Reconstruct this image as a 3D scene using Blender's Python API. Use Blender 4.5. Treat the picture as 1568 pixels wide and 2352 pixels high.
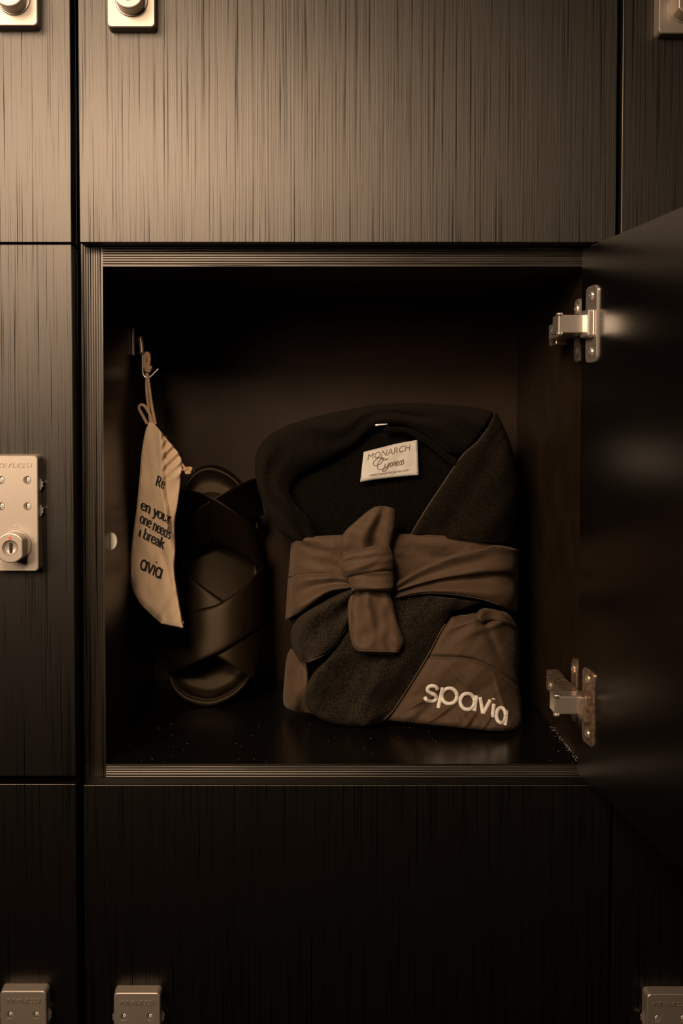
import bpy, bmesh, math, random
from mathutils import Vector, Matrix, noise
from mathutils.bvhtree import BVHTree

for o in list(bpy.data.objects):
    bpy.data.objects.remove(o)
scene = bpy.context.scene
C = scene.collection
random.seed(4)

# ------------------------------------------------------------------ camera
FPX, PX, PY, DIST = 2287.0, 695.0, 1036.1, 0.826     # focal length and principal point for a 1568 x 2352 frame
TH = math.atan(FPX / 70600.0)
cd = bpy.data.cameras.new('camera')
cam = bpy.data.objects.new('camera', cd)
C.objects.link(cam)
cam.location = (0, -DIST, 0)
cam.rotation_euler = (math.pi / 2 - TH, 0, 0)
cd.sensor_fit = 'VERTICAL'
cd.sensor_height = 36.0
cd.lens = FPX * 36.0 / 2352.0
cd.shift_x = (784 - PX) / 2352.0
cd.shift_y = -(1176 - PY) / 2352.0
cd.clip_start = 0.02
scene.camera = cam

# ------------------------------------------------------------------ light
scene.view_settings.view_transform = 'Standard'
scene.view_settings.look = 'None'
scene.view_settings.gamma = 1.0
scene.view_settings.use_curve_mapping = False
scene.view_settings.exposure = 0.0
w = bpy.data.worlds.new('room_air')
scene.world = w
w.use_nodes = True
w.node_tree.nodes['Background'].inputs[0].default_value = (1.0, 0.72, 0.45, 1)
w.node_tree.nodes['Background'].inputs[1].default_value = 0.006


def area(name, loc, target, size, energy, col, spread=math.pi):
    ld = bpy.data.lights.new(name, 'AREA')
    ld.shape = 'DISK'
    ld.size = size
    ld.energy = energy
    ld.color = col
    ld.spread = spread
    lo = bpy.data.objects.new(name, ld)
    C.objects.link(lo)
    lo.location = loc
    lo.rotation_euler = (Vector(target) - Vector(loc)).to_track_quat('-Z', 'Y').to_euler()
    return lo


area('room_lamp', (-0.21, -0.75, 0.41), (-0.08, 0.0, -0.08), 0.17, 2.6, (1.0, 0.74, 0.51), math.radians(110))
area('wall_lamp', (-0.84, -0.95, 0.56), (-0.38, 0.0, 0.20), 1.0, 5.2, (1.0, 0.75, 0.53), math.radians(60))

# ------------------------------------------------------------------ helpers
_c, _s = math.cos(TH), math.sin(TH)


def at(x, y, Y):
    """point of the place at depth Y seen at photo pixel (x, y)"""
    a = (x - PX) / FPX
    b = -(y - PY) / FPX
    t = (Y + DIST) / (b * _s + _c)
    return Vector((a * t, Y, (b * _c - _s) * t))


def root(name, label, cat, loc, group=None):
    o = bpy.data.objects.new(name, None)
    o.empty_display_size = 0.05
    C.objects.link(o)
    o.location = loc
    o['label'] = label
    o['category'] = cat
    if group:
        o['group'] = group
    return o


def world_loc(o):
    l = Vector(o.location)
    if o.parent:
        l = o.matrix_parent_inverse @ l
        l = l + world_loc(o.parent)
    return l


def attach(o, parent):
    """parent without moving: mesh coordinates stay world coordinates"""
    if parent is not None:
        o.parent = parent
        o.matrix_parent_inverse = Matrix.Translation(-world_loc(parent))


def mk(name, verts, faces, m, parent=None, smooth=False, local=False):
    me = bpy.data.meshes.new(name)
    me.from_pydata([tuple(v) for v in verts], [], faces)
    bm = bmesh.new()
    bm.from_mesh(me)
    bmesh.ops.recalc_face_normals(bm, faces=bm.faces)
    bm.to_mesh(me)
    bm.free()
    if smooth:
        me.polygons.foreach_set('use_smooth', [True] * len(me.polygons))
    me.materials.append(m)
    o = bpy.data.objects.new(name, me)
    C.objects.link(o)
    if local:
        o.parent = parent
    else:
        attach(o, parent)
    return o


def from_bm(name, bm, m, parent=None, smooth=False, local=False):
    bmesh.ops.recalc_face_normals(bm, faces=bm.faces)
    me = bpy.data.meshes.new(name)
    bm.to_mesh(me)
    bm.free()
    if smooth:
        me.polygons.foreach_set('use_smooth', [True] * len(me.polygons))
    me.materials.append(m)
    o = bpy.data.objects.new(name, me)
    C.objects.link(o)
    if local:
        o.parent = parent
    else:
        attach(o, parent)
    return o


def bm_box(lo, hi, bev=0.0, seg=2, mat4=None):
    bm = bmesh.new()
    bmesh.ops.create_cube(bm, size=1.0)
    lo, hi = Vector(lo), Vector(hi)
    for v in bm.verts:
        v.co = Vector([(lo[i] + hi[i]) / 2 + v.co[i] * (hi[i] - lo[i]) for i in range(3)])
    if bev:
        bmesh.ops.bevel(bm, geom=list(bm.edges), offset=bev, segments=seg, affect='EDGES', profile=0.5)
    if mat4 is not None:
        bm.transform(mat4)
    return bm


def box(name, lo, hi, m, parent=None, bev=0.0, seg=2, mat4=None, local=False):
    return from_bm(name, bm_box(lo, hi, bev, seg, mat4), m, parent, False, local)


def merge(bms):
    out = bmesh.new()
    for b in bms:
        me = bpy.data.meshes.new('tmp')
        b.to_mesh(me)
        b.free()
        out.from_mesh(me)
        bpy.data.meshes.remove(me)
    return out


def spline(pts, n):
    """Catmull-Rom through pts, n samples, by chord length"""
    P = [Vector(p) for p in pts]
    if len(P) == 2:
        return [P[0].lerp(P[1], i / (n - 1)) for i in range(n)]
    d = [0]
    for a, b in zip(P, P[1:]):
        d.append(d[-1] + (b - a).length)
    out = []
    for i in range(n):
        t = d[-1] * i / (n - 1)
        k = 0
        while k < len(P) - 2 and d[k + 1] < t:
            k += 1
        u = (t - d[k]) / max(1e-9, d[k + 1] - d[k])
        p0 = P[k - 1] if k > 0 else P[k] * 2 - P[k + 1]
        p3 = P[k + 2] if k + 2 < len(P) else P[k + 1] * 2 - P[k]
        p1, p2 = P[k], P[k + 1]
        out.append(0.5 * (2 * p1 + (p2 - p0) * u + (2 * p0 - 5 * p1 + 4 * p2 - p3) * u * u + (3 * p1 - p0 - 3 * p2 + p3) * u ** 3))
    return out


def tube_data(pts, r, seg=8, flat=1.0, radii=None, verts=None, faces=None):
    """round (or flattened along Y) tube along 3D points with closed ends"""
    verts = [] if verts is None else verts
    faces = [] if faces is None else faces
    n = len(pts)
    base = len(verts)
    ref = None
    for i, p in enumerate(pts):
        a = pts[max(0, i - 1)]
        b = pts[min(n - 1, i + 1)]
        t = (b - a)
        t = t.normalized() if t.length > 1e-9 else Vector((0, 0, 1))
        up = Vector((0, 1, 0)) if abs(t.y) < 0.9 else Vector((1, 0, 0))
        s = t.cross(up).normalized()
        if ref is not None and s.dot(ref) < 0:
            s = -s
        ref = s
        nrm = s.cross(t).normalized()
        rr = radii[i] if radii else r
        for k in range(seg):
            an = 2 * math.pi * k / seg
            verts.append(p + s * (rr * math.cos(an)) + nrm * (rr * flat * math.sin(an)))
    for i in range(n - 1):
        for k in range(seg):
            k2 = (k + 1) % seg
            faces.append((base + i * seg + k, base + i * seg + k2, base + (i + 1) * seg + k2, base + (i + 1) * seg + k))
    faces.append(tuple(base + k for k in range(seg))[::-1])
    faces.append(tuple(base + (n - 1) * seg + k for k in range(seg)))
    return verts, faces


def tube(name, pts, r, m, parent, seg=8, flat=1.0, radii=None, local=False):
    v, f = tube_data(pts, r, seg, flat, radii)
    return mk(name, v, f, m, parent, True, local)


# ------------------------------------------------------------------ materials
def nodes_of(name):
    m = bpy.data.materials.new(name)
    m.use_nodes = True
    nt = m.node_tree
    return m, nt, nt.nodes['Principled BSDF']


def setp(b, **k):
    names = dict(col='Base Color', rough='Roughness', metal='Metallic', spec='Specular IOR Level', sheen='Sheen Weight',
                 sheenr='Sheen Roughness', sheent='Sheen Tint', coat='Coat Weight', coatr='Coat Roughness', aniso='Anisotropic', ior='IOR',
                 sub='Subsurface Weight', stint='Specular Tint')
    for a, v in k.items():
        i = b.inputs[names[a]]
        i.default_value = (*v, 1) if isinstance(v, tuple) else v


def stretched_noise(nt, scale, detail=3, rough=0.55):
    tc = nt.nodes.new('ShaderNodeNewGeometry')
    mp = nt.nodes.new('ShaderNodeMapping')
    mp.inputs['Scale'].default_value = scale
    nz = nt.nodes.new('ShaderNodeTexNoise')
    nz.inputs['Scale'].default_value = 1.0
    nz.inputs['Detail'].default_value = detail
    nz.inputs['Roughness'].default_value = rough
    nt.links.new(tc.outputs['Position'], mp.inputs['Vector'])
    nt.links.new(mp.outputs['Vector'], nz.inputs['Vector'])
    return nz


def ramp(nt, src, stops):
    r = nt.nodes.new('ShaderNodeValToRGB')
    el = r.color_ramp.elements
    el[0].position, el[0].color = stops[0][0], (*stops[0][1], 1)
    el[1].position, el[1].color = stops[-1][0], (*stops[-1][1], 1)
    for p, c in stops[1:-1]:
        e = el.new(p)
        e.color = (*c, 1)
    nt.links.new(src, r.inputs[0])
    return r


def bump(nt, b, src, strength, dist):
    bp = nt.nodes.new('ShaderNodeBump')
    bp.inputs['Strength'].default_value = strength
    bp.inputs['Distance'].default_value = dist
    nt.links.new(src, bp.inputs['Height'])
    nt.links.new(bp.outputs['Normal'], b.inputs['Normal'])
    return bp


def wood(name, scale, c0, c1, rough, spec=0.6, bstr=0.35, bd=0.0004, aniso=0.0):
    m, nt, b = nodes_of(name)
    nz = stretched_noise(nt, scale, 4, 0.6)
    r = ramp(nt, nz.outputs['Fac'], [(0.36, c0), (0.5, tuple((a + c) / 2 for a, c in zip(c0, c1))), (0.66, c1)])
    nt.links.new(r.outputs['Color'], b.inputs['Base Color'])
    setp(b, rough=rough, spec=spec)
    b.inputs['Specular Tint'].default_value = (1.0, 0.90, 0.80, 1)
    if aniso:                       # fine upright brushing spreads the sheen sideways
        tg = nt.nodes.new('ShaderNodeCombineXYZ')
        tg.inputs[0].default_value = 1.0
        b.inputs['Anisotropic'].default_value = aniso
        nt.links.new(tg.outputs[0], b.inputs['Tangent'])
    rr = ramp(nt, nz.outputs['Fac'], [(0.30, (0.0, 0.0, 0.0)), (0.46, (1.0, 1.0, 1.0))])
    mx = nt.nodes.new('ShaderNodeMath')
    mx.operation = 'MULTIPLY'
    mx.inputs[1].default_value = spec
    nt.links.new(rr.outputs['Color'], mx.inputs[0])
    nt.links.new(mx.outputs[0], b.inputs['Specular IOR Level'])
    bump(nt, b, nz.outputs['Fac'], bstr, bd)
    return m


def plain(name, col, rough=0.5, metal=0.0, spec=0.5, nscale=400.0, amt=0.12, bstr=0.0, bd=0.0002, **kw):
    """procedural material: base colour mottled by noise, optional relief"""
    m, nt, b = nodes_of(name)
    nz = stretched_noise(nt, (nscale,) * 3, 3)
    lo = tuple(c * (1 - amt) for c in col)
    hi = tuple(min(1, c * (1 + amt)) for c in col)
    r = ramp(nt, nz.outputs['Fac'], [(0.3, lo), (0.7, hi)])
    nt.links.new(r.outputs['Color'], b.inputs['Base Color'])
    setp(b, rough=rough, metal=metal, spec=spec, **kw)
    if bstr:
        bump(nt, b, nz.outputs['Fac'], bstr, bd)
    return m


M_DOOR = wood('dark_oak_laminate', (700, 700, 5), (0.0003, 0.0002, 0.0001), (0.0014, 0.0008, 0.0004), 0.445, 0.74, bstr=0.5, aniso=0.42)
M_EDGE_V = wood('edge_band_upright', (450, 450, 6), (0.001, 0.0007, 0.0004), (0.016, 0.011, 0.007), 0.43, 1.0, aniso=0.55)
M_EDGE_H = wood('edge_band_level', (6, 450, 450), (0.001, 0.0007, 0.0004), (0.014, 0.0095, 0.006), 0.44, 1.0)
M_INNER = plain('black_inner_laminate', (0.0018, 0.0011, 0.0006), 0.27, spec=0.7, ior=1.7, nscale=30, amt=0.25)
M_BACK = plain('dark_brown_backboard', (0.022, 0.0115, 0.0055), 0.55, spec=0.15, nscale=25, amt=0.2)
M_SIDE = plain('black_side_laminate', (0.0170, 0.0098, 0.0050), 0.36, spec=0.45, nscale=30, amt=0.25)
M_PIPE = plain('brown_piping', (0.050, 0.033, 0.021), 0.7, spec=0.2, nscale=900)
M_GOLD = plain('champagne_metallic', (0.385, 0.325, 0.272), 0.44, metal=0.62, spec=0.4, nscale=900, amt=0.03)
M_CREAM = plain('cream_plastic', (0.78, 0.72, 0.64), 0.4, nscale=600, amt=0.03)
M_BLACK = plain('black_slot', (0.006, 0.005, 0.004), 0.6, nscale=500)
M_RED = plain('red_mark', (0.75, 0.05, 0.04), 0.45, nscale=500, amt=0.05)
M_STEEL = plain('nickel_steel', (0.82, 0.72, 0.64), 0.27, metal=0.86, nscale=700, amt=0.06)
M_STEELD = plain('worn_nickel', (0.50, 0.37, 0.27), 0.34, metal=0.86, nscale=260, amt=0.45, bstr=0.2)
M_TERRY = plain('black_terry', (0.0145, 0.0105, 0.0070), 0.95, spec=0.08, nscale=620, amt=0.95, bstr=1.0, bd=0.0035, sheen=0.05, sheenr=0.4, sheent=(1.0, 0.75, 0.5))
M_TERRY_DARK = plain('black_terry_dark', (0.0026, 0.0017, 0.0010), 0.95, spec=0.06, nscale=650, amt=0.75, bstr=1.0, bd=0.0022, sheen=0.02, sheenr=0.4, sheent=(1.0, 0.75, 0.5))  # darker tone of the robe terry, on body, collar and neck tape
M_TERRY_SHADED = plain('black_terry_shaded', (0.0078, 0.0053, 0.0032), 0.95, spec=0.06, nscale=650, amt=0.75, bstr=1.0, bd=0.0022, sheen=0.04, sheenr=0.4, sheent=(1.0, 0.75, 0.5))  # same terry as the skirts, lapel shade put into its colour
M_SATIN = plain('brown_microfibre', (0.064, 0.039, 0.0228), 0.74, spec=0.16, nscale=1500, amt=0.10, bstr=0.25, bd=0.0002, sheen=0.08, sheenr=0.4, sheent=(1.0, 0.8, 0.6))
M_THREADB = plain('brown_thread', (0.045, 0.03, 0.02), 0.7, nscale=900)
M_THREADW = plain('cream_thread', (0.60, 0.54, 0.48), 0.6, nscale=1600, amt=0.2, bstr=0.4, bd=0.0003)
M_LABEL = plain('white_woven_label', (0.40, 0.37, 0.33), 0.7, nscale=1500, amt=0.05, bstr=0.15)
M_LABELINK = plain('tan_label_thread', (0.12, 0.09, 0.062), 0.7, nscale=900)
M_COTTON = plain('natural_cotton', (0.47, 0.34, 0.23), 0.85, spec=0.2, nscale=1300, amt=0.06, bstr=0.3, bd=0.0002)
M_CORD = plain('cotton_cord', (0.34, 0.22, 0.13), 0.85, spec=0.2, nscale=1100, amt=0.2, bstr=0.5, bd=0.0004)
M_INK = plain('black_print', (0.010, 0.008, 0.007), 0.7, nscale=900)
M_RUBBER = plain('black_moulded_foam', (0.0060, 0.0036, 0.0018), 0.46, spec=0.20, stint=(1.0, 0.75, 0.5), nscale=1500, amt=0.2, bstr=0.2, bd=0.0002)
M_FLOOR = plain('dark_carpet', (0.05, 0.038, 0.028), 0.95, nscale=200, amt=0.4, bstr=0.5, bd=0.002)
M_WALL = plain('wall_paint', (0.12, 0.09, 0.07), 0.8, nscale=60, amt=0.1)

# ------------------------------------------------------------------ the setting
FLOOR_Z = -0.86
fl = box('floor', (-2.2, -2.6, FLOOR_Z - 0.05), (2.2, 0.36, FLOOR_Z), M_FLOOR)
fl['kind'] = 'structure'
wl = box('wall_back', (-2.2, 0.312, FLOOR_Z), (2.2, 0.36, 1.6), M_WALL)
wl['kind'] = 'structure'
pl = box('baseboard_front', (-0.637, 0.03, FLOOR_Z), (0.705, 0.30, -0.7595), M_DOOR)
pl['kind'] = 'structure'

# ------------------------------------------------------------------ combination lock (built once, copied)
LW, LH, LT = 0.0386, 0.0955, 0.0108


def rrect(w_, h_, r, seg=5):
    pts = []
    for cx, cz, a0 in ((w_ / 2 - r, h_ / 2 - r, 0), (-w_ / 2 + r, h_ / 2 - r, 90), (-w_ / 2 + r, -h_ / 2 + r, 180), (w_ / 2 - r, -h_ / 2 + r, 270)):
        for k in range(seg + 1):
            a = math.radians(a0 + 90 * k / seg)
            pts.append((cx + r * math.cos(a), cz + r * math.sin(a)))
    return pts


def font_bm(text, size, depth=0.0, shear=0.0, align='CENTER', xs=1.0, bold=0.0):
    cu = bpy.data.curves.new('t', 'FONT')
    cu.body = text
    cu.size = size
    cu.extrude = depth
    cu.shear = shear
    cu.align_x = align
    cu.offset = bold
    cu.resolution_u = 3
    ob = bpy.data.objects.new('t', cu)
    me = bpy.data.meshes.new_from_object(ob)
    bm = bmesh.new()
    bm.from_mesh(me)
    bpy.data.objects.remove(ob)
    bpy.data.curves.remove(cu)
    bpy.data.meshes.remove(me)
    for v in bm.verts:
        v.co.x *= xs
    return bm


DIALS = [(-0.0108, 0.0273), (0.0110, 0.0273), (-0.0108, 0.0057), (0.0110, 0.0057)]
KNOB = (0.0006, -0.0266)


def build_lock():
    bm = bmesh.new()
    ch = 0.0007

    def loop(pts, y):
        vs = [bm.verts.new((x, y, z)) for x, z in pts]
        es = [bm.edges.new((vs[i], vs[(i + 1) % len(vs)])) for i in range(len(vs))]
        return vs, es

    def bridge(a, b):
        n = len(a)
        for i in range(n):
            bm.faces.new((a[i], a[(i + 1) % n], b[(i + 1) % n], b[i]))
    front, fe = loop(rrect(LW - 2 * ch, LH - 2 * ch, 0.0030), -LT)
    edge, _ = loop(rrect(LW, LH, 0.0034), -LT + ch)
    back, _ = loop(rrect(LW + 0.0010, LH + 0.0010, 0.0034), 0.0)
    bridge(front, edge)
    bridge(edge, back)
    bm.faces.new(back)
    es = list(fe)
    for (dx, dz) in DIALS:
        n = 20
        a, ae = loop([(dx - 0.0004 + 0.0034 * math.cos(2 * math.pi * k / n), dz + 0.0034 * math.sin(2 * math.pi * k / n)) for k in range(n)], -LT)
        b, be = loop([(dx + 0.0021 * math.cos(2 * math.pi * k / n), dz + 0.0031 * math.sin(2 * math.pi * k / n)) for k in range(n)], -LT + 0.0013)
        c, ce = loop([(dx + 0.0021 * math.cos(2 * math.pi * k / n), dz + 0.0031 * math.sin(2 * math.pi * k / n)) for k in range(n)], -LT + 0.0030)
        bridge(a, b)
        bridge(b, c)
        bm.faces.new(c)
        es += ae
    bmesh.ops.triangle_fill(bm, use_beauty=True, use_dissolve=False, edges=es, normal=(0, -1, 0))
    lock = from_bm('combination_lock', bm, M_GOLD)
    # dials
    for (dx, dz) in DIALS:
        bm = bmesh.new()
        bmesh.ops.create_uvsphere(bm, u_segments=14, v_segments=8, radius=1.0)
        for v in bm.verts:
            v.co = Vector((dx + 0.0002 + v.co.x * 0.0017, -LT + 0.0024 + v.co.y * 0.0018, dz + v.co.z * 0.0027))
        d = from_bm('number_dial', bm, M_CREAM, lock, True, True)
        d['label'] = 'white number dial showing 0'
        z = font_bm('0', 0.0040, 0.00012, xs=0.8)
        for v in z.verts:
            v.co = Vector((dx + 0.0002 + v.co.x, -LT + 0.0006 - v.co.z, dz - 0.0014 + v.co.y))
        zo = from_bm('numeral', z, M_BLACK, None)
        zo.parent = lock
        slot = bm_box((dx - 0.0022, -LT + 0.0028, dz - 0.0031), (dx + 0.0022, -LT + 0.0035, dz + 0.0031))
        from_bm('dial_slot', slot, M_BLACK, lock, False, True)
    # thumb wheels peeping out of both sides
    for sx in (-1, 1):
        for (dx, dz) in (DIALS[1], DIALS[3]):
            vs, fs = [], []
            n = 24
            for y in (-0.0045, -0.0015):
                for k in range(n):
                    r = 0.0062 if k % 2 else 0.0054
                    a = 2 * math.pi * k / n
                    vs.append((sx * 0.0160 + r * math.cos(a), y, dz - 0.004 + r * math.sin(a)))
            for k in range(n):
                fs.append((k, (k + 1) % n, n + (k + 1) % n, n + k))
            fs += [tuple(range(n))[::-1], tuple(range(n, 2 * n))]
            t = mk('thumb_wheel', vs, fs, M_STEEL, None)
            t.parent = lock
    # lettering, raised
    t = font_bm('KEYLESS1', 0.0050, 0.00055, 0.2, xs=1.45)
    for v in t.verts:
        v.co = Vector((v.co.x, -LT - v.co.z, 0.0378 + v.co.y))
    lo = from_bm('lettering', t, M_GOLD, None)
    lo.parent = lock
    # knob: base disc, faceted grip with a dished face, slot and red mark
    kx, kz = KNOB
    n = 48

    def circ(r, y, flat=None):
        out = []
        for k in range(n):
            a = 2 * math.pi * k / n
            x, z = r * math.cos(a), r * math.sin(a)
            if flat:
                x = max(-flat, min(flat, x))
            out.append((kx + x, y, kz + z))
        return out
    y0 = -LT
    rings = [circ(0.0133, y0 + 0.0005), circ(0.0133, y0 - 0.0008), circ(0.0128, y0 - 0.0013), circ(0.0120, y0 - 0.0014)]
    vs, fs = [], []

    def add_rings(rings, cap0=False, cap1=True):
        b0 = len(vs)
        for r in rings:
            vs.extend(r)
        for i in range(len(rings) - 1):
            for k in range(n):
                fs.append((b0 + i * n + k, b0 + i * n + (k + 1) % n, b0 + (i + 1) * n + (k + 1) % n, b0 + (i + 1) * n + k))
        if cap0:
            fs.append(tuple(b0 + k for k in range(n)))
        if cap1:
            fs.append(tuple(b0 + (len(rings) - 1) * n + k for k in range(n)))
    add_rings(rings, True, True)
    kb = mk('knob_base', vs, fs, M_GOLD, None)
    kb.parent = lock
    vs, fs = [], []
    h = 0.0155
    R = 0.0122
    f = 0.0102
    dish = [circ(0.0065, y0 - h), circ(0.0060, y0 - h + 0.0008), circ(0.0045, y0 - h + 0.0020), circ(0.0022, y0 - h + 0.0026)]
    add_rings([circ(R, y0 - 0.0013, f), circ(R, y0 - h + 0.0010, f), circ(R - 0.0003, y0 - h + 0.0003, f - 0.0003),
               circ(R - 0.0010, y0 - h, f - 0.0010)] + dish, True, True)
    kn = mk('knob', vs, fs, M_GOLD, None)
    kn.parent = lock
    s = bm_box((kx - 0.0010, y0 - h + 0.0008, kz - 0.0042), (kx + 0.0010, y0 - h + 0.0030, kz + 0.0042), 0.0004, 1)
    so = from_bm('key_slot', s, M_BLACK, None)
    so.parent = lock
    tv = [(kx - 0.0015, y0 - h - 0.00015, kz + 0.0072), (kx + 0.0015, y0 - h - 0.00015, kz + 0.0072), (kx, y0 - h - 0.00015, kz + 0.0098)]
    tv += [(x, y + 0.0004, z) for x, y, z in tv]
    to = mk('red_arrow', tv, [(0, 1, 2), (3, 5, 4), (0, 3, 4, 1), (1, 4, 5, 2), (2, 5, 3, 0)], M_RED, None)
    to.parent = lock
    # small raised padlock pictograms beside the knob
    for (ix, iz) in ((kx, kz + 0.0150), (kx + 0.0158, kz + 0.002)):
        b1 = bm_box((ix - 0.0014, y0 - 0.0003, iz - 0.0014), (ix + 0.0014, y0 + 0.0002, iz + 0.0004))
        arc = [Vector((ix + 0.0009 * math.cos(a), y0 - 0.0001, iz + 0.0004 + 0.0012 * math.sin(a))) for a in [math.pi * k / 8 for k in range(9)]]
        v2, f2 = tube_data(arc, 0.00025, 5)
        b2 = bmesh.new()
        me = bpy.data.meshes.new('tmp')
        me.from_pydata([tuple(v) for v in v2], [], f2)
        b2.from_mesh(me)
        bpy.data.meshes.remove(me)
        po = from_bm('padlock_symbol', merge([b1, b2]), M_GOLD, None)
        po.parent = lock
    return lock


lock0 = build_lock()
_lock_used = [False]


def place_lock(x, z, parent):
    if not _lock_used[0]:
        _lock_used[0] = True
        o = lock0
    else:
        o = lock0.copy()
        C.objects.link(o)
        for ch in lock0.children:
            c = ch.copy()
            C.objects.link(c)
            c.parent = o
    o.location = (x, -0.0001, z)
    attach(o, parent)
    return o


# ------------------------------------------------------------------ lockers
YF = 0.0186                     # front of the carcass
YB = 0.300                      # back of the carcass
DT = 0.0180                     # door thickness
COLS = [(-0.6370, -0.1903), (-0.1838, 0.2580), (0.2620, 0.7050)]
ROWS = [(0.1452, 0.5930), (-0.2997, 0.1439), (-0.7490, -0.3063)]
LOCKX = {(0, 0): at(31.0, 20, -LT).x, (1, 0): at(33.5, 1180, -LT).x, (2, 0): at(53.0, 2300, -LT).x,
         (0, 1): at(300.7, 40, -LT).x, (2, 1): at(314.5, 2310, -LT).x,
         (0, 2): at(1513.3, 40, -LT).x + LW / 2, (2, 2): at(1485.7, 2300, -LT).x + LW / 2}
LOCKX[(1, 2)] = (LOCKX[(0, 2)] + LOCKX[(2, 2)]) / 2
LOCKZ = [at(300, 62, -LT).z + LH / 2, at(40, 1179, -LT).z, at(314, 2281, -LT).z - LH / 2]
names = {
    (0, 0): 'closed dark wood locker at the upper left, partly out of the picture',
    (0, 1): 'closed dark wood locker directly above the open locker',
    (0, 2): 'closed dark wood locker at the upper right, above the open door',
    (1, 0): 'closed locker left of the open one, its full lock dial showing',
    (1, 2): 'closed locker right of the open one, hidden behind the open door',
    (2, 0): 'closed black-looking locker at the lower left corner',
    (2, 1): 'closed black-looking locker directly below the open locker',
    (2, 2): 'closed black-looking locker at the lower right corner',
}


def closed_locker(r, c):
    x0, x1 = COLS[c]
    z0, z1 = ROWS[r]
    if (r, c) == (2, 1):
        z1 = -0.3071
    t = root('locker', names[(r, c)], 'locker', ((x0 + x1) / 2, 0.15, z0), 'bank of lockers')
    bx0, bx1 = x0 - 0.0002, x1 + 0.0002
    bz0, bz1 = z0 + 0.001, z1 - 0.001
    if c == 1 and r == 0:
        bz0 = 0.1486
    if c == 1 and r == 2:
        bz1 = -0.3158
    th = 0.018
    box('side_panel', (bx0, YF, bz0), (bx0 + th, YB, bz1), M_INNER, t)
    box('side_panel', (bx1 - th, YF, bz0), (bx1, YB, bz1), M_INNER, t)
    box('top_panel', (bx0 + th, YF, bz1 - th), (bx1 - th, YB, bz1), M_INNER, t)
    box('bottom_panel', (bx0 + th, YF, bz0), (bx1 - th, YB, bz0 + th), M_INNER, t)
    box('back_panel', (bx0 + th, YB - 0.006, bz0 + th), (bx1 - th, YB, bz1 - th), M_INNER, t)
    box('door', (x0, 0.0, z0), (x1, DT, z1), M_DOOR, t, 0.0007, 2)
    place_lock(LOCKX[(r, c)], LOCKZ[r] + (0.0016 if (r, c) == (2, 0) else 0) + (-0.001 if (r, c) == (2, 2) else 0) + (0.0012 if (r, c) == (0, 0) else 0) + (-0.005 if (r, c) == (0, 2) else 0), t)


for r in range(3):
    for c in range(3):
        if (r, c) != (1, 1):
            closed_locker(r, c)

# the open locker
IX0, IX1 = -0.1686, 0.2406        # inner faces of its sides
IZ0, IZ1 = -0.2959, 0.1285        # inner floor and ceiling
OX0, OX1 = -0.1870, 0.2590
OZ0, OZ1 = -0.3145, 0.1475
OL = root('locker', 'open locker holding the folded robe, slide sandal and hanging bag', 'locker', ((OX0 + OX1) / 2, 0.15, OZ0), 'bank of lockers')
EB = 0.0012


def ribbed(name, a, b, along, m, parent, ribs=9):
    """edge band whose ribs run lengthwise; a, b = (x, z) corners, front at YF"""
    (xa, za), (xb, zb) = a, b
    vs, fs = [], []
    n = ribs * 4
    wid = (xb - xa) if along == 'z' else (zb - za)
    prof = []
    for k in range(n + 1):
        ph = (k % 4) / 4.0
        prof.append((k / n * wid, YF + (0.00030 if k % 4 == 0 and 0 < k < n else 0.0) + 0.00002 * math.sin(k * 1.7)))
    ends = (za, zb) if along == 'z' else (xa, xb)
    for e in ends:
        for d, y in prof:
            vs.append((xa + d, y, e) if along == 'z' else (e, y, za + d))
        vs.append((xb, YF + EB, e) if along == 'z' else (e, YF + EB, zb))
        vs.append((xa, YF + EB, e) if along == 'z' else (e, YF + EB, za))
    k = n + 3
    for i in range(k):
        fs.append((i, (i + 1) % k, k + (i + 1) % k, k + i))
    fs.append(tuple(range(k))[::-1])
    fs.append(tuple(range(k, 2 * k)))
    return mk(name, vs, fs, m, parent)


YI = YF + EB
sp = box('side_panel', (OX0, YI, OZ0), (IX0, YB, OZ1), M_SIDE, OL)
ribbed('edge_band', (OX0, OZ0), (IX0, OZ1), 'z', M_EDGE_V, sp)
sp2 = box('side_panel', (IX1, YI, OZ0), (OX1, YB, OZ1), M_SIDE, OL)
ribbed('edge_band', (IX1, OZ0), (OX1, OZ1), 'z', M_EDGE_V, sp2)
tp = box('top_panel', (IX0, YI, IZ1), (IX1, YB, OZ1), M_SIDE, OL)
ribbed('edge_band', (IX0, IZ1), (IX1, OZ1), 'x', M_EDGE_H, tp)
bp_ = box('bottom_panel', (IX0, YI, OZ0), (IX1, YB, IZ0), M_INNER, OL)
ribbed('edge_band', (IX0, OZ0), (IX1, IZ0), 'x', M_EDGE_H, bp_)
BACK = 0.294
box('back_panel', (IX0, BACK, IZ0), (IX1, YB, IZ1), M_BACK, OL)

# open door, swung past a right angle on its right-hand hinges
HX, HY = 0.2318, 0.0062
ANG = math.radians(6.4)
DOOR_M = Matrix.Translation((HX, HY, 0)) @ Matrix.Rotation(ANG, 4, 'Z')
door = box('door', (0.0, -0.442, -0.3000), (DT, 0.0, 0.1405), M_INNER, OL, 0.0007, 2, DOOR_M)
door['label'] = 'open locker door with smooth dark inner face'
# veneered outer face of the open door
ov = box('door_veneer', (DT - 0.0002, -0.4413, -0.2993), (DT + 0.0006, -0.0007, 0.1398), M_DOOR, None, 0.0, 1, DOOR_M)
attach(ov, door)

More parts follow.
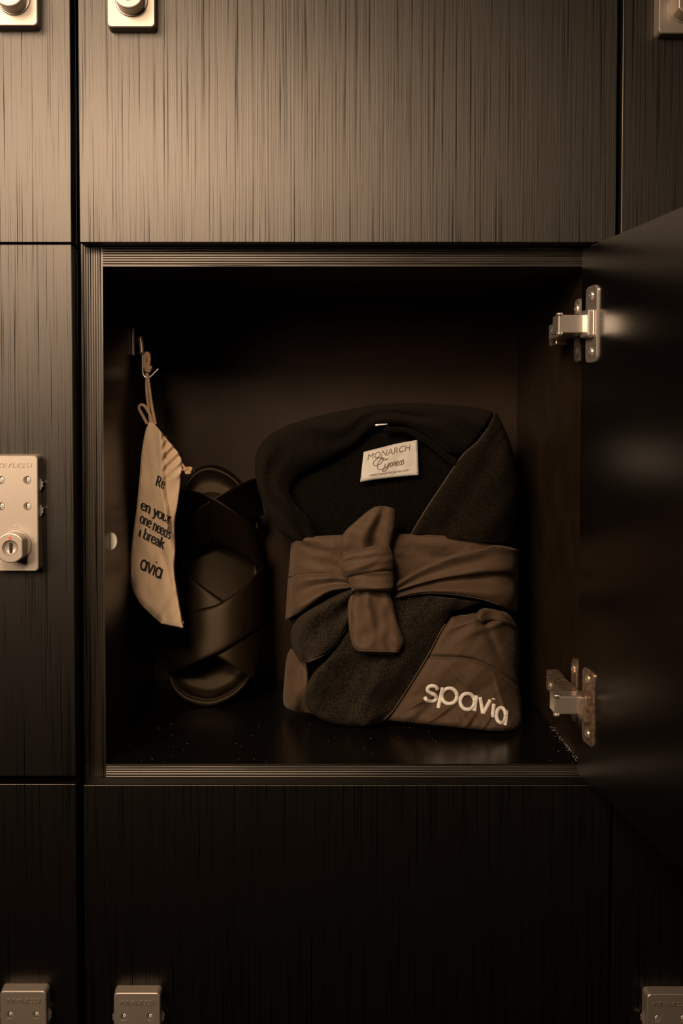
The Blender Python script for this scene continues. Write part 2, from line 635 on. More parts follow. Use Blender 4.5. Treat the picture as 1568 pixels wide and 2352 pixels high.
# strike catch on the left wall for the lock cam
p = at(258, 1243, 0.045)
vs, fs = [], []
n = 14
rad_z, rad_x = 0.0076, at(268.5, 1243, 0.045).x - IX0
for y in (0.045, 0.048):
    for k in range(n + 1):
        a = -math.pi / 2 + math.pi * k / n
        vs.append((IX0 + rad_x * math.cos(a), y, p.z + rad_z * math.sin(a)))
m_ = n + 1
for k in range(m_):
    fs.append((k, (k + 1) % m_, m_ + (k + 1) % m_, m_ + k))
fs += [tuple(range(m_))[::-1], tuple(range(m_, 2 * m_))]
st = mk('strike_catch', vs, fs, M_CREAM, OL)
st['label'] = 'small white half-round catch on the left inner wall'

# coat hook on the left inner wall
hy = 0.165
h0, h1 = at(324, 752, hy), at(324, 818, hy)
hook = box('coat_hook', (IX0, hy - 0.008, h1.z), (IX0 + 0.003, hy + 0.008, h0.z), M_STEELD, OL, 0.001, 2)
hook['label'] = 'chrome wire coat hook on the left inner wall'
wire = [(322, 790), (326, 800), (327.5, 818), (327.5, 838), (328, 856), (332, 865), (340, 868), (348, 863), (356, 855), (363.5, 847)]
wp = [at(x, y, hy - 0.004) for x, y in wire]
wo = tube('hook_wire', spline(wp, 40), 0.0011, M_STEEL, None, 8)
attach(wo, hook)
vs_ = [at(328, 800, hy - 0.004), at(326, 815, hy - 0.004)]
so_ = tube('hook_sleeve', spline([at(322, 772, hy - .004), at(325, 795, hy - .004), at(326, 814, hy - .004)], 8), 0.0026, M_STEELD, None, 10)
attach(so_, hook)


# hinges
def hinge(zc, wear):
    ms = M_STEEL
    mw = M_STEELD if wear else M_STEEL
    def dl(lo, hi, bev=0.0006, seg=2):
        """box in door space: x out from inner face is negative"""
        return bm_box(lo, hi, bev, seg, DOOR_M)
    # arm box reaching from the cup to the side wall
    a = bm_box((0.2068, 0.034 - 0.050, zc - 0.0075), (0.2316, 0.034 - 0.032, zc + 0.0075), 0.0012, 3, None)
    h = from_bm('hinge', a, ms, OL)
    h['label'] = 'nickel concealed hinge near the ' + ('bottom' if wear else 'top') + ' of the open door'
    # flange plate on the door
    bm = bmesh.new()
    prof = rrect(0.0230, 0.0620, 0.0050, 5)
    rings = []
    for x, ins in ((0.0, 0.0), (-0.0012, 0.0), (-0.0017, 0.0006)):
        vsr = []
        for (y, z) in prof:
            sy = y * (1 - ins / 0.0125)
            sz = z * (1 - ins / 0.031)
            vsr.append(bm.verts.new((x, -0.0245 + sy, zc - 0.0005 + sz)))
        rings.append(vsr)
    k = len(prof)
    for i in range(2):
        for j in range(k):
            bm.faces.new((rings[i][j], rings[i][(j + 1) % k], rings[i + 1][(j + 1) % k], rings[i + 1][j]))
    bm.faces.new(rings[0])
    bm.faces.new(rings[2])
    bm.transform(DOOR_M)
    attach(from_bm('cup_plate', bm, mw, None), h)
    # raised cup bridge on the plate
    attach(from_bm('cup_bridge', dl((-0.0075, -0.0330, zc - 0.0115), (-0.0016, -0.0150, zc + 0.0110), 0.0020, 3), mw, None), h)
    # pivot pins along the arm
    for zz in (zc + 0.0078, zc - 0.0078):
        attach(tube('pivot_pin', [Vector((0.2085, -0.0145, zz - 0.0012)), Vector((0.2085, -0.0145, zz + 0.0012))], 0.0028, ms, None, 12), h)
    # arm running back along the side wall
    attach(from_bm('hinge_arm', bm_box((0.2180, -0.001, zc - 0.0070), (0.2330, 0.060, zc + 0.0060), 0.0012, 2), mw, None), h)
    attach(from_bm('arm_tail', bm_box((0.2235, 0.058, zc - 0.0115), (0.2345, 0.082, zc + 0.0055), 0.0014, 2), M_STEELD, None), h)
    # mounting plate screwed to the side wall, with wings up and down
    bm = bmesh.new()
    prof = rrect(0.0170, 0.0540, 0.0060, 6)
    r0 = [bm.verts.new((IX1, 0.034 + y, zc - 0.001 + z)) for y, z in prof]
    r1 = [bm.verts.new((IX1 - 0.0042, 0.034 + y, zc - 0.001 + z)) for y, z in prof]
    r2 = [bm.verts.new((IX1 - 0.0050, 0.034 + y * 0.9, zc - 0.001 + z * 0.97)) for y, z in prof]
    k = len(prof)
    for ra, rb in ((r0, r1), (r1, r2)):
        for j in range(k):
            bm.faces.new((ra[j], ra[(j + 1) % k], rb[(j + 1) % k], rb[j]))
    bm.faces.new(r0)
    bm.faces.new(r2)
    attach(from_bm('mounting_plate', bm, mw, None), h)

    def screw(center, axis, r, parent):
        ax = Vector(axis).normalized()
        q = ax.to_track_quat('Z', 'Y').to_matrix().to_4x4()
        bm = bmesh.new()
        n = 16
        rings = []
        for rr, hh in ((r, 0.0), (r, 0.0010), (r * 0.8, 0.0015), (r * 0.28, 0.0015), (r * 0.24, 0.0006)):
            rings.append([bm.verts.new((rr * math.cos(2 * math.pi * j / n), rr * math.sin(2 * math.pi * j / n), hh)) for j in range(n)])
        for i in range(4):
            for j in range(n):
                bm.faces.new((rings[i][j], rings[i][(j + 1) % n], rings[i + 1][(j + 1) % n], rings[i + 1][j]))
        bm.faces.new(rings[0])
        bm.faces.new(rings[4])
        bm.transform(Matrix.Translation(center) @ q)
        s = from_bm('screw', bm, ms, None)
        attach(s, parent)
    dn = (DOOR_M.to_3x3() @ Vector((-1, 0, 0)))
    for zz in (zc + 0.0225, zc - 0.0228):
        screw(DOOR_M @ Vector((-0.0016, -0.0245, zz)), dn, 0.0035, h)
    for zz in (zc + 0.0175, zc - 0.0185):
        screw(Vector((IX1 - 0.0049, 0.034, zz)), (-1, 0, 0), 0.0040, h)
    screw(Vector((0.2237, 0.070, zc - 0.003)), (-1, 0, 0), 0.0040, h)
    screw(Vector((0.2182, 0.045, zc)), (-1, 0, 0), 0.0036, h)


hinge(at(1330, 748, 0.0).z, False)
hinge(at(1320, 1608, 0.0).z, True)


# ------------------------------------------------------------------ soft goods
def smooth_edge(t, p=4):
    return max(0.0, 1 - abs(2 * t - 1) ** p) ** 0.5


def ruled(name, A, B, nu, nv, depth, thick, m, parent, label=None):
    """thick cloth sheet between two edge curves given in photo pixels; depth(px,py,u,t) gives its distance"""
    a, b = spline([(x, y, 0) for x, y in A], nu), spline([(x, y, 0) for x, y in B], nu)
    vs, fs = [], []
    for lay in (0, 1):
        for i in range(nu):
            for j in range(nv):
                t = j / (nv - 1)
                q = a[i].lerp(b[i], t)
                Y = depth(q.x, q.y, i / (nu - 1), t)
                P = at(q.x, q.y, Y)
                if lay:
                    P.y += thick
                vs.append(P)
    N = nu * nv
    for i in range(nu - 1):
        for j in range(nv - 1):
            k = i * nv + j
            fs.append((k, k + 1, k + nv + 1, k + nv))
            fs.append((N + k, N + k + nv, N + k + nv + 1, N + k + 1))
    for i in range(nu - 1):
        k = i * nv
        fs.append((k, k + nv, N + k + nv, N + k))
        k = i * nv + nv - 1
        fs.append((k, N + k, N + k + nv, k + nv))
    for j in range(nv - 1):
        fs.append((j, N + j, N + j + 1, j + 1))
        k = (nu - 1) * nv + j
        fs.append((k, k + 1, N + k + 1, N + k))
    o = mk(name, vs, fs, m, parent, True)
    if label:
        o['label'] = label
    return o


def tree(*objs):
    vs, fs = [], []
    for o in objs:
        off = world_loc(o) if False else Vector((0, 0, 0))
        b = len(vs)
        vs += [v.co + off for v in o.data.vertices]
        fs += [tuple(b + i for i in p_.vertices) for p_ in o.data.polygons]
    return BVHTree.FromPolygons(vs, fs)


EYE = Vector((0, -DIST, 0))


def onto(px, py, bvh, lift=0.0003, fallback=None):
    d = (at(px, py, 0.0) - EYE).normalized()
    h = bvh.ray_cast(EYE, d)
    if h[0] is None:
        return at(px, py, fallback) if fallback is not None else None
    return h[0] - d * lift


def stitches(name, pts, bvh, m, parent, pitch=6.0, ln=0.62, r=0.00035, lift=0.0002):
    """row of raised thread stitches following a pixel path on a cloth"""
    P = [Vector((x, y, 0)) for x, y in pts]
    L = sum((b - a).length for a, b in zip(P, P[1:]))
    n = max(3, int(L / pitch))
    S = spline(P, n * 4 + 1)
    vs, fs = [], []
    for i in range(n):
        seg = [S[i * 4], S[i * 4 + 1], S[i * 4 + 2], S[min(len(S) - 1, i * 4 + 3)]]
        q = [onto(s.x, s.y, bvh, lift) for s in seg[:3]]
        if any(v is None for v in q):
            continue
        tube_data(q, r, 5, 0.8, None, vs, fs)
    if not vs:
        return None
    o = mk(name, vs, fs, m, parent, True)
    o['kind'] = 'stuff'
    return o


def nz(x, y, s, seed=0.0):
    return noise.noise(Vector((x / s, y / s, seed)))


# ---- folded robe
OUT = [(672, 1243), (640, 1218), (605, 1160), (586, 1090), (590, 1035), (625, 995), (690, 966), (790, 942), (870, 929), (950, 925), (1030, 930),
       (1095, 936), (1135, 946), (1158, 985), (1174, 1030), (1185, 1080), (1191, 1130), (1189, 1180), (1182, 1220), (1183, 1260), (1187, 1300),
       (1186, 1400), (1188, 1450), (1190, 1500), (1188, 1560), (1195, 1620), (1194, 1662), (1172, 1680), (1100, 1683), (1000, 1678), (930, 1667),
       (880, 1662), (830, 1668), (760, 1658), (705, 1636), (662, 1626), (651, 1600), (654, 1540), (662, 1500), (662, 1450), (662, 1400), (668, 1320)]
RC = Vector((905, 1310))
_dense = spline([(x, y, 0) for x, y in OUT + OUT[:1]], 500)
_tab = {}
NA = 720
_best = [0.0] * NA
for q in _dense:
    d = Vector((q.x, q.y)) - RC
    k = int((math.atan2(d.y, d.x) + math.pi) / (2 * math.pi) * NA) % NA
    _best[k] = max(_best[k], d.length)
for k in range(NA):                       # fill empty bins
    if _best[k] == 0:
        a = k
        while _best[a % NA] == 0:
            a -= 1
        b = k
        while _best[b % NA] == 0:
            b += 1
        _best[k] = _best[a % NA] + (_best[b % NA] - _best[a % NA]) * (k - a) / (b - a)


def orad(an):
    f = ((an + math.pi) / (2 * math.pi) * NA) % NA
    k = int(f)
    u = f - k
    return _best[k % NA] * (1 - u) + _best[(k + 1) % NA] * u


YMID, TF, TBK = 0.172, 0.062, 0.050


def lean(py):
    k = max(0.0, min(1.0, (py - 1590) / 90.0))
    return (1680 - py) / 2400 * 0.10 - 0.050 * k * k


def F(px, py):
    d = Vector((px, py)) - RC
    r = d.length / max(1.0, orad(math.atan2(d.y, d.x)))
    r = min(1.0, r)
    waist = 0.014 * math.exp(-((py - 1310) / 70.0) ** 2)
    return YMID + lean(py) + waist * (1 - r ** 4) - TF * (1 - r ** 5.5) ** 0.5 - 0.004 * nz(px, py, 90, 2.0) * (1 - r)


ROBE = root('folded_robe', 'folded black terry robe with brown outer cloth tied by its belt', 'robe', at(920, 1680, 0.17))
ROBE.location.z = IZ0
nr, na = 26, 160
vs, fs = [], []
for side in (0, 1):
    for i in range(nr + 1):
        rr = (i / nr) ** 0.75
        for k in range(na):
            an = -math.pi + 2 * math.pi * k / na
            R_ = orad(an) * 0.988 * rr
            x, y = RC.x + R_ * math.cos(an), RC.y + R_ * math.sin(an)
            if side == 0:
                Y = F(x, y) + 0.0025
            else:
                Y = YMID + lean(y) + TBK * (1 - min(1, rr) ** 4) ** 0.5
            P = at(x, y, min(Y, YMID + lean(y)) if side == 0 else YMID + lean(y))
            if side == 1:
                P.y = Y
            vs.append(P)
N = (nr + 1) * na
for side in (0, 1):
    o_ = side * N
    for i in range(nr):
        for k in range(na):
            k2 = (k + 1) % na
            fs.append((o_ + i * na + k, o_ + i * na + k2, o_ + (i + 1) * na + k2, o_ + (i + 1) * na + k))
for k in range(na):
    k2 = (k + 1) % na
    fs.append((nr * na + k, nr * na + k2, N + nr * na + k2, N + nr * na + k))
body = mk('robe_body', vs, fs, M_TERRY_DARK, ROBE, True)
body['label'] = 'black terry body and neck lining'


def robe_patch(name, A, B, nu, nv, lift, bulge, thick, m, wr=None, pe=4, pu=None, label=None, parent=ROBE, wrap=False):
    def depth(px, py, u, t):
        e = smooth_edge(t, pe)
        if pu:
            e *= smooth_edge(u, pu)
        if wrap:                    # the ends turn round the sides of the bundle
            e *= smooth_edge(u, 14)
        d = F(px, py) - (lift * (0.2 + 0.8 * smooth_edge(u, 14)) if wrap else lift) - bulge * e
        if wr:
            d -= wr(px, py, u, t) * e
        return d
    return ruled(name, A, B, nu, nv, depth, thick, m, parent, label)


# shawl collar roll round the neck
colA = [(676, 1246), (640, 1218), (605, 1160), (586, 1090), (590, 1035), (625, 995), (690, 966), (790, 942), (870, 929), (950, 925), (1030, 930), (1095, 936), (1137, 947)]
colB = [(735, 1240), (712, 1195), (680, 1160), (668, 1125), (690, 1093), (750, 1062), (806, 1030), (852, 992), (890, 979), (940, 982), (988, 1008), (1030, 1042), (1060, 1046)]
collar = robe_patch('collar', colA, colB, 90, 22, 0.003, 0.016, 0.010, M_TERRY_DARK,
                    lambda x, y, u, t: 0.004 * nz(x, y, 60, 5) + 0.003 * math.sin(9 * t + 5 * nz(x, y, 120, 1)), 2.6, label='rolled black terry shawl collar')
# right lapel crossing over
lapA = [(1137, 945), (1118, 985), (1095, 1015), (1066, 1040), (1040, 1075), (1010, 1120), (980, 1165), (943, 1226)]
lapB = [(1141, 948), (1160, 988), (1175, 1030), (1186, 1080), (1192, 1130), (1190, 1180), (1180, 1215), (1160, 1252)]


def lap_w(x, y, u, t):
    return 0.006 * math.sin(t * 8.0 + u * 2.5) * u + 0.003 * nz(x, y, 45, 8) + 0.004 * nz(x * 1.6 + y * 0.9, y * 0.2, 60, 3)


lapel = robe_patch('lapel', lapA, lapB, 70, 30, 0.016, 0.008, 0.010, M_TERRY_SHADED, lap_w, 5, label='right terry lapel folded across the neck')
t_body = tree(body, collar, lapel)
pts = [onto(x + 1.0, y, tree(lapel), 0.0004) for x, y in [(q.x, q.y) for q in spline([(x, y, 0) for x, y in lapA[1:]], 60)]]
pts = [q for q in pts if q]
ep = tube('lapel_piping', pts, 0.0006, M_PIPE, None, 6)
attach(ep, lapel)
# ribbed neck tape under the collar
tape = []
nk = robe_patch('neck_tape', [(885, 980), (942, 984), (992, 1012), (1040, 1050), (1075, 1062)], [(880, 991), (934, 995), (982, 1023), (1032, 1064), (1070, 1085)], 40, 8, 0.0155, 0.003, 0.004, M_TERRY_DARK,
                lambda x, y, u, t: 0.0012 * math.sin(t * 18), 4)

# sewn-in label
lab = robe_patch('brand_label', [(835, 1038), (870, 1029), (915, 1018), (958, 1010.5)], [(827, 1107), (868, 1101), (915, 1095), (961, 1091)], 26, 16, 0.0085, 0.0012, 0.0006, M_LABEL,
                 lambda x, y, u, t: 0.0012 * nz(x, y, 22, 4) + 0.0008 * math.sin(u * 5), 10, label='white woven label stitched inside the neck')
t_lab = tree(lab)


def text_on(name, bm, org, ex, ey, bvh, m, parent, lift=0.0003):
    """flat glyph mesh in text units -> pixel frame -> laid on a cloth"""
    bad = []
    for v in bm.verts:
        q = onto(org[0] + ex[0] * v.co.x + ey[0] * v.co.y, org[1] + ex[1] * v.co.x + ey[1] * v.co.y, bvh, lift)
        if q is None:
            bad.append(v)
        else:
            v.co = q
    if bad:
        bmesh.ops.delete(bm, geom=bad, context='VERTS')
    o = from_bm(name, bm, m, None)
    attach(o, parent)
    return o


def strokes_on(name, lines, wpx, bvh, m, parent, lift=0.0002, thin=None, flat=0.5, seg=6, scale=2400.0):
    """pen strokes given as pixel polylines -> raised thread on cloth"""
    vs, fs = [], []
    for ln in lines:
        q = [onto(x, y, bvh, lift) for x, y in ln]
        q = [v for v in q if v is not None]
        if len(q) < 2:
            continue
        tube_data(q, wpx / 2 / scale, seg, flat, None, vs, fs)
    if not vs:
        return None
    o = mk(name, vs, fs, m, None, True)
    attach(o, parent)
    return o


text_on('label_name', font_bm('MONARCH', 1.0, xs=1.0), (892, 1045.5), (19.6, -4.7), (3.2, -21.0), t_lab, M_LABELINK, lab)
text_on('label_address', font_bm('www.monarchcypress.com', 1.0, bold=0.012), (893, 1088), (8.3, -1.15), (0.8, -9.0), t_lab, M_LABELINK, lab)


def cp1(pts):
    """points read off the enlarged neck crop"""
    return [(560 + x * 0.43367, 900 + y * 0.43367) for x, y in pts]


def sp2(pts, n=24):
    return [(q.x, q.y) for q in spline([(x, y, 0) for x, y in pts], n)]


script = [
    [(752, 358), (735, 349), (708, 352), (690, 368), (684, 385), (700, 392), (722, 380), (738, 362), (733, 352), (715, 368), (706, 392), (712, 412), (732, 410), (748, 394)],
    [(722, 352), (745, 362), (765, 352)],
    [(748, 380), (746, 396), (756, 398), (766, 378), (762, 400), (748, 420), (734, 420), (752, 402), (772, 388)],
    [(772, 378), (764, 400), (752, 416), (768, 392), (782, 374), (788, 384), (774, 396), (790, 388)],
    [(790, 388), (798, 370), (803, 374), (799, 390), (808, 386)],
    [(806, 384), (818, 372), (813, 366), (806, 380), (812, 391), (822, 382)],
    [(820, 384), (830, 364), (834, 382), (824, 388), (834, 384)],
    [(832, 384), (842, 358), (846, 378), (836, 386), (848, 378)],
]
strokes_on('label_script', [sp2(cp1(s), 40) for s in script], 2.0, t_lab, M_LABELINK, lab)
arc = [(775 + 42 * math.cos(a), 330 - 42 * math.sin(a)) for a in [math.pi * (0.12 + 0.76 * k / 20) for k in range(21)]]
strokes_on('label_emblem', [cp1(arc)], 0.8, t_lab, M_COTTON, lab, lift=0.00005)
stitches('label_stitching', [(829, 1052), (826.5, 1075), (831, 1102)], t_lab, M_THREADB, lab, 4.5, r=0.00025)
stitches('label_stitching', [(955, 1016), (957, 1050), (958, 1088)], t_lab, M_THREADB, lab, 4.5, r=0.00025)
# small tag fastener above the label
t_body2 = tree(body, collar, nk)
fq = [onto(x, y, t_body2, 0.0008) for x, y in ((862, 976.5), (870, 975.5), (880, 975), (889, 974.5))]
tube('tag_fastener', fq, 0.0009, M_CREAM, ROBE, 6)

# ---- belt
def fold_w(amp, s, seed, ax=0.0):
    return lambda x, y, u, t: amp * nz(x * math.cos(ax) * 0.35 + y * 0.2, y * math.cos(ax) - x * 0.12, s, seed) + 0.0006 * nz(x, y, 12, seed)


belt_top = robe_patch('belt_wrap', [(668, 1250), (690, 1237), (740, 1231.5), (800, 1229), (900, 1227.5), (1000, 1227), (1060, 1231), (1110, 1241), (1150, 1255), (1186, 1268)],
                      [(662, 1325), (690, 1322), (740, 1322), (800, 1328), (900, 1336), (1000, 1334), (1060, 1326), (1110, 1310), (1150, 1300), (1188, 1298)],
                      110, 26, 0.018, 0.006, 0.006, M_SATIN, fold_w(0.004, 26, 11), 5, label='upper wrap of the brown satin belt', wrap=True)
bl = robe_patch('belt_wrap', [(661, 1330), (700, 1319), (745, 1317.5), (785, 1323), (815, 1336)], [(655, 1424), (690, 1408), (725, 1384), (762, 1362), (815, 1352)],
                60, 26, 0.0205, 0.008, 0.006, M_SATIN,
                lambda x, y, u, t: 0.006 * math.sin(t * 9 + 0.6) * (1 - 0.5 * u) + 0.002 * nz(x, y, 30, 3), 5, label='lower left wrap of the belt', wrap=True)
bd2 = robe_patch('belt_wrap', [(900, 1350), (950, 1338), (1010, 1322), (1080, 1312), (1150, 1306), (1189, 1306)], [(900, 1378), (940, 1368), (985, 1363), (1050, 1368), (1110, 1379), (1150, 1392), (1188, 1408)],
                 80, 24, 0.019, 0.007, 0.006, M_SATIN,
                 lambda x, y, u, t: 0.0045 * math.sin(t * 7.5 + 1.0 + 2 * u) + 0.002 * nz(x * 0.5, y, 22, 7), 5, label='lower right wrap of the belt', wrap=True)
bd1 = robe_patch('belt_wrap', [(900, 1346), (930, 1325), (975, 1300), (1030, 1278), (1090, 1263), (1140, 1254), (1189, 1262)], [(900, 1362), (950, 1346), (1010, 1331), (1080, 1321), (1150, 1316), (1189, 1318)],
                 80, 22, 0.026, 0.006, 0.006, M_SATIN,
                 lambda x, y, u, t: 0.003 * math.sin(t * 6 + u * 3) + 0.002 * nz(x * 0.5, y, 24, 9), 5, label='crossing right wrap of the belt', wrap=True)
for o_, path in ((belt_top, [(695, 1243), (740, 1237), (790, 1235)]), (belt_top, [(915, 1233), (1000, 1232.5), (1060, 1237), (1105, 1246), (1125, 1252)]),
                 (bl, [(680, 1329), (720, 1324), (760, 1325), (792, 1332)]),
                 (bd1, [(915, 1346), (945, 1324), (985, 1303), (1040, 1282), (1095, 1268), (1140, 1260)]),
                 (bd2, [(920, 1366), (985, 1358), (1050, 1362), (1110, 1372), (1150, 1384)])):
    stitches('belt_stitching', path, tree(o_), M_THREADB, o_, 5.5, r=0.00035)


def hem(name, A, o_, w_=0.0008, n=60):
    q = [onto(x, y, tree(o_), 0.0001) for x, y in sp2(A, n)]
    q = [v for v in q if v is not None]
    if len(q) > 3:
        h_ = tube(name, q, w_, M_SATIN, None, 6)
        attach(h_, o_)


hem('belt_hem', [(912, 1339.5), (932, 1325.5), (976, 1301), (1030, 1279.5), (1090, 1264.5), (1138, 1256)], bd1)
hem('belt_hem', [(672, 1327), (702, 1320.5), (745, 1319), (785, 1325), (797, 1330)], bl)
hem('belt_hem', [(915, 1373), (945, 1366), (985, 1361.5), (1050, 1366), (1110, 1377), (1150, 1390)], bd2)

# knot
ut = robe_patch('belt_tail', [(800, 1280), (783, 1252), (790, 1224), (820, 1195), (845, 1174), (862, 1164)], [(895, 1275), (898, 1247), (906, 1210), (907.5, 1182), (903, 1169), (888, 1163)],
                60, 30, 0.037, 0.006, 0.003, M_SATIN,
                lambda x, y, u, t: 0.013 * math.exp(-((t - (0.68 - 0.1 * u)) / 0.11) ** 2) * -1 * (1 - u) + 0.004 * math.exp(-((t - 0.42) / 0.12) ** 2) * (1 - u) + 0.0015 * nz(x, y, 20, 2), 6,
                label='short upper belt end standing out of the knot')
lt = robe_patch('belt_tail', [(812, 1345), (800, 1375), (799, 1420), (804, 1460), (810, 1483), (822, 1496)], [(892, 1345), (902, 1385), (911, 1425), (921, 1455), (927, 1478), (916, 1499)],
                70, 34, 0.026, 0.007, 0.003, M_SATIN,
                lambda x, y, u, t: 0.008 * math.exp(-((t - 0.42) / 0.16) ** 2) * (1 - u) ** 1.2 - 0.006 * math.exp(-((t - 0.18) / 0.12) ** 2) * (1 - u) ** 0.8 + 0.0025 * nz(x * 0.8, y * 0.5, 16, 6) + 0.003 * nz(x, y, 40, 2), 8,
                label='long lower belt end hanging from the knot')
# terry backing peeping out under the lower tail
robe_patch('tail_lining', [(806, 1470), (814, 1492), (830, 1501)], [(924, 1478), (922, 1496), (905, 1505)], 20, 24, 0.0225, 0.006, 0.003, M_TERRY, None, 8)
k2 = robe_patch('belt_knot', [(800, 1300), (797, 1322), (803, 1342), (809, 1356)], [(901, 1300), (904, 1325), (904, 1345), (900, 1357)], 40, 30, 0.041, 0.015, 0.010, M_SATIN,
                lambda x, y, u, t: 0.0022 * nz(x * 0.3, y, 14, 3) + 0.0015 * math.sin(u * 7), 2.6, 6, label='lower turn of the knot')
k1 = robe_patch('belt_knot', [(790, 1270), (779, 1290), (780, 1308), (797, 1326)], [(890, 1249), (900, 1270), (904, 1292), (902, 1312)], 40, 34, 0.046, 0.016, 0.010, M_SATIN,
                lambda x, y, u, t: 0.003 * nz(x * 0.3, y + 0.3 * x, 14, 8) + 0.0012 * math.sin(u * 9 + 3 * t), 2.6, 5, label='upper turn of the knot')
stitches('tail_stitching', [(899, 1180), (899, 1205), (893, 1240)], tree(ut), M_THREADB, ut, 5, r=0.00035)
stitches('tail_stitching', [(805, 1400), (807, 1440), (814, 1478), (826, 1489), (870, 1492), (912, 1492), (920, 1476), (914, 1452), (904, 1420), (897, 1386), (894, 1362)], tree(lt), M_THREADB, lt, 5.5, r=0.00038)
stitches('knot_stitching', [(812, 1350), (850, 1352), (896, 1351)], tree(k2), M_THREADB, k2, 5, r=0.0003)
hem('knot_hem', [(809, 1355), (830, 1357), (860, 1357), (898, 1356)], k2)

# ---- skirts of the robe below the belt
mid = robe_patch('terry_front', [(800, 1345), (800, 1400), (794, 1440), (762, 1498), (722, 1545), (700, 1590), (702, 1622), (730, 1648), (770, 1663), (810, 1668)],
                 [(1110, 1385), (1060, 1400), (1036, 1412), (1010, 1455), (985, 1503), (960, 1545), (930, 1592), (905, 1630), (880, 1656), (850, 1667)],
                 110, 60, 0.010, 0.008, 0.010, M_TERRY,
                 lambda x, y, u, t: 0.006 * math.sin(t * 9.5 + u * 1.5 + 0.5) * (0.4 + 0.6 * u) + 0.004 * nz(x, y, 50, 12) + 0.003 * nz(x + y * 0.7, 0.3 * (y - x), 30, 4), 7,
                 label='black terry front edge below the belt')
curl = robe_patch('terry_fold', [(812, 1347), (748, 1380), (694, 1412), (669, 1447), (671, 1487), (688, 1516), (704, 1523)], [(806, 1400), (802, 1422), (795, 1443), (784, 1463), (768, 1484), (742, 1506), (712, 1522)],
                  60, 34, 0.0175, 0.010, 0.006, M_TERRY,
                  lambda x, y, u, t: 0.007 * math.sin(t * 7 + 1.5 * u) * (1 - 0.6 * u) + 0.003 * nz(x, y, 30, 9), 4, label='turned-back terry fold left of the belt end')
trd = tree(curl)
stitches('fold_stitching', [(707, 1513), (740, 1500), (766, 1478), (782, 1456)], trd, M_THREADB, curl, 5)


def hem2(A, o_, r=0.0008, m=M_PIPE, name='edge_piping'):
    tr = tree(o_)
    q = [onto(x, y, tr, 0.0002) for x, y in sp2(A, 70)]
    q = [v for v in q if v is not None]
    h_ = tube(name, q, r, m, None, 6)
    attach(h_, o_)


hem2([(708, 1520), (742, 1504), (767, 1482.5), (783, 1461.5), (794, 1442)], curl, 0.0009)
hem2([(1033, 1416), (1008.5, 1455), (983.5, 1503), (958.5, 1545), (928.5, 1592), (903.5, 1630), (880, 1654)], mid, 0.0010)


def panel_w(x, y, u, t):
    d = 0.0060 * math.exp(-(((x - 1120) * 0.35 + (y - 1440) * 0.94) / 9.0) ** 2) * math.exp(-((x - 1150) / 60.0) ** 2)
    d += 0.0025 * nz(x * 0.7 + y * 0.5, (y - x * 0.4) * 0.4, 34, 21) + 0.003 * nz(x + y * 0.4, y * 0.5, 60, 14)
    d -= 0.0045 * math.exp(-((y - (1508 + (x - 985) * 0.04 + max(0, x - 1050) ** 2 * 0.0031)) / 4.0) ** 2)
    d += 0.0025 * nz((x + y) * 0.8, (x - y) * 0.25, 20, 17) * (0.3 + 0.7 * max(0.0, min(1.0, (y - 1560) / 80.0)))
    d += 0.0035 * max(0.0, 1 - (y - 1405) / 70.0) * math.sin(x * 0.11 + 0.04 * y)
    for (x0, y0, dx, dy, wd, ln, hh) in ((1010, 1640, .8, -.6, 5, 40, .004), (1075, 1660, .55, -.83, 5, 34, .004), (1120, 1655, .5, -.86, 4, 28, .0035), (960, 1615, .9, -.42, 6, 36, .0035),
                                         (1060, 1560, .7, .7, 7, 40, .003), (1130, 1470, .4, .9, 9, 50, -.004), (1165, 1430, .5, .85, 5, 26, .005), (1070, 1430, .9, -.4, 6, 30, .004), (1150, 1600, .3, .95, 5, 40, .003)):
        al = (x - x0) * dx + (y - y0) * dy
        ac = -(x - x0) * dy + (y - y0) * dx
        d += hh * math.exp(-(ac / wd) ** 2 - (al / ln) ** 2)
    return d


panel = robe_patch('outer_panel', [(1036, 1417), (1011, 1455), (986, 1503), (961, 1545), (931, 1592), (906, 1630), (886, 1654)],
                   [(1168, 1409), (1188, 1445), (1192, 1500), (1190, 1555), (1197, 1612), (1197, 1664), (1172, 1684)],
                   120, 100, 0.0065, 0.009, 0.012, M_SATIN, panel_w, 12, 14, label='brown microfibre outer panel carrying the embroidery')
# pocket corner folded above the panel
robe_patch('outer_fold', [(1092, 1416), (1107, 1400), (1135, 1401), (1165, 1409)], [(1108, 1432), (1128, 1424), (1156, 1432), (1187, 1446)], 30, 16, 0.016, 0.005, 0.005, M_SATIN,
           lambda x, y, u, t: 0.003 * math.sin(u * 8 + t * 3), 4)
lowleft = robe_patch('outer_panel', [(668, 1492), (658, 1512), (653, 1560), (650, 1600), (655, 1623), (676, 1633)], [(705, 1525), (708, 1555), (712, 1590), (716, 1615), (722, 1630), (724, 1640)],
                     50, 24, 0.004, 0.007, 0.006, M_SATIN, lambda x, y, u, t: 0.004 * nz(x, y * 0.5, 18, 5) + 0.003 * math.sin(u * 9 + t * 4), 6, label='brown outer cloth at the lower left')
tp_ = tree(panel)
stitches('seam_stitching', [(986, 1507), (1020, 1508), (1060, 1514), (1100, 1526), (1140, 1544), (1183, 1572)], tp_, M_THREADB, panel, 5, r=0.0005)

# embroidered word on the panel: one raised satin-stitch letter after another
def arcp(cx, cy, rx, ry, a0, a1, n=26, rot=0.0):
    out = []
    for k in range(n + 1):
        a = math.radians(a0 + (a1 - a0) * k / n)
        x, y = rx * math.cos(a), ry * math.sin(a)
        out.append((cx + x * math.cos(rot) - y * math.sin(rot), cy + x * math.sin(rot) + y * math.cos(rot)))
    return out


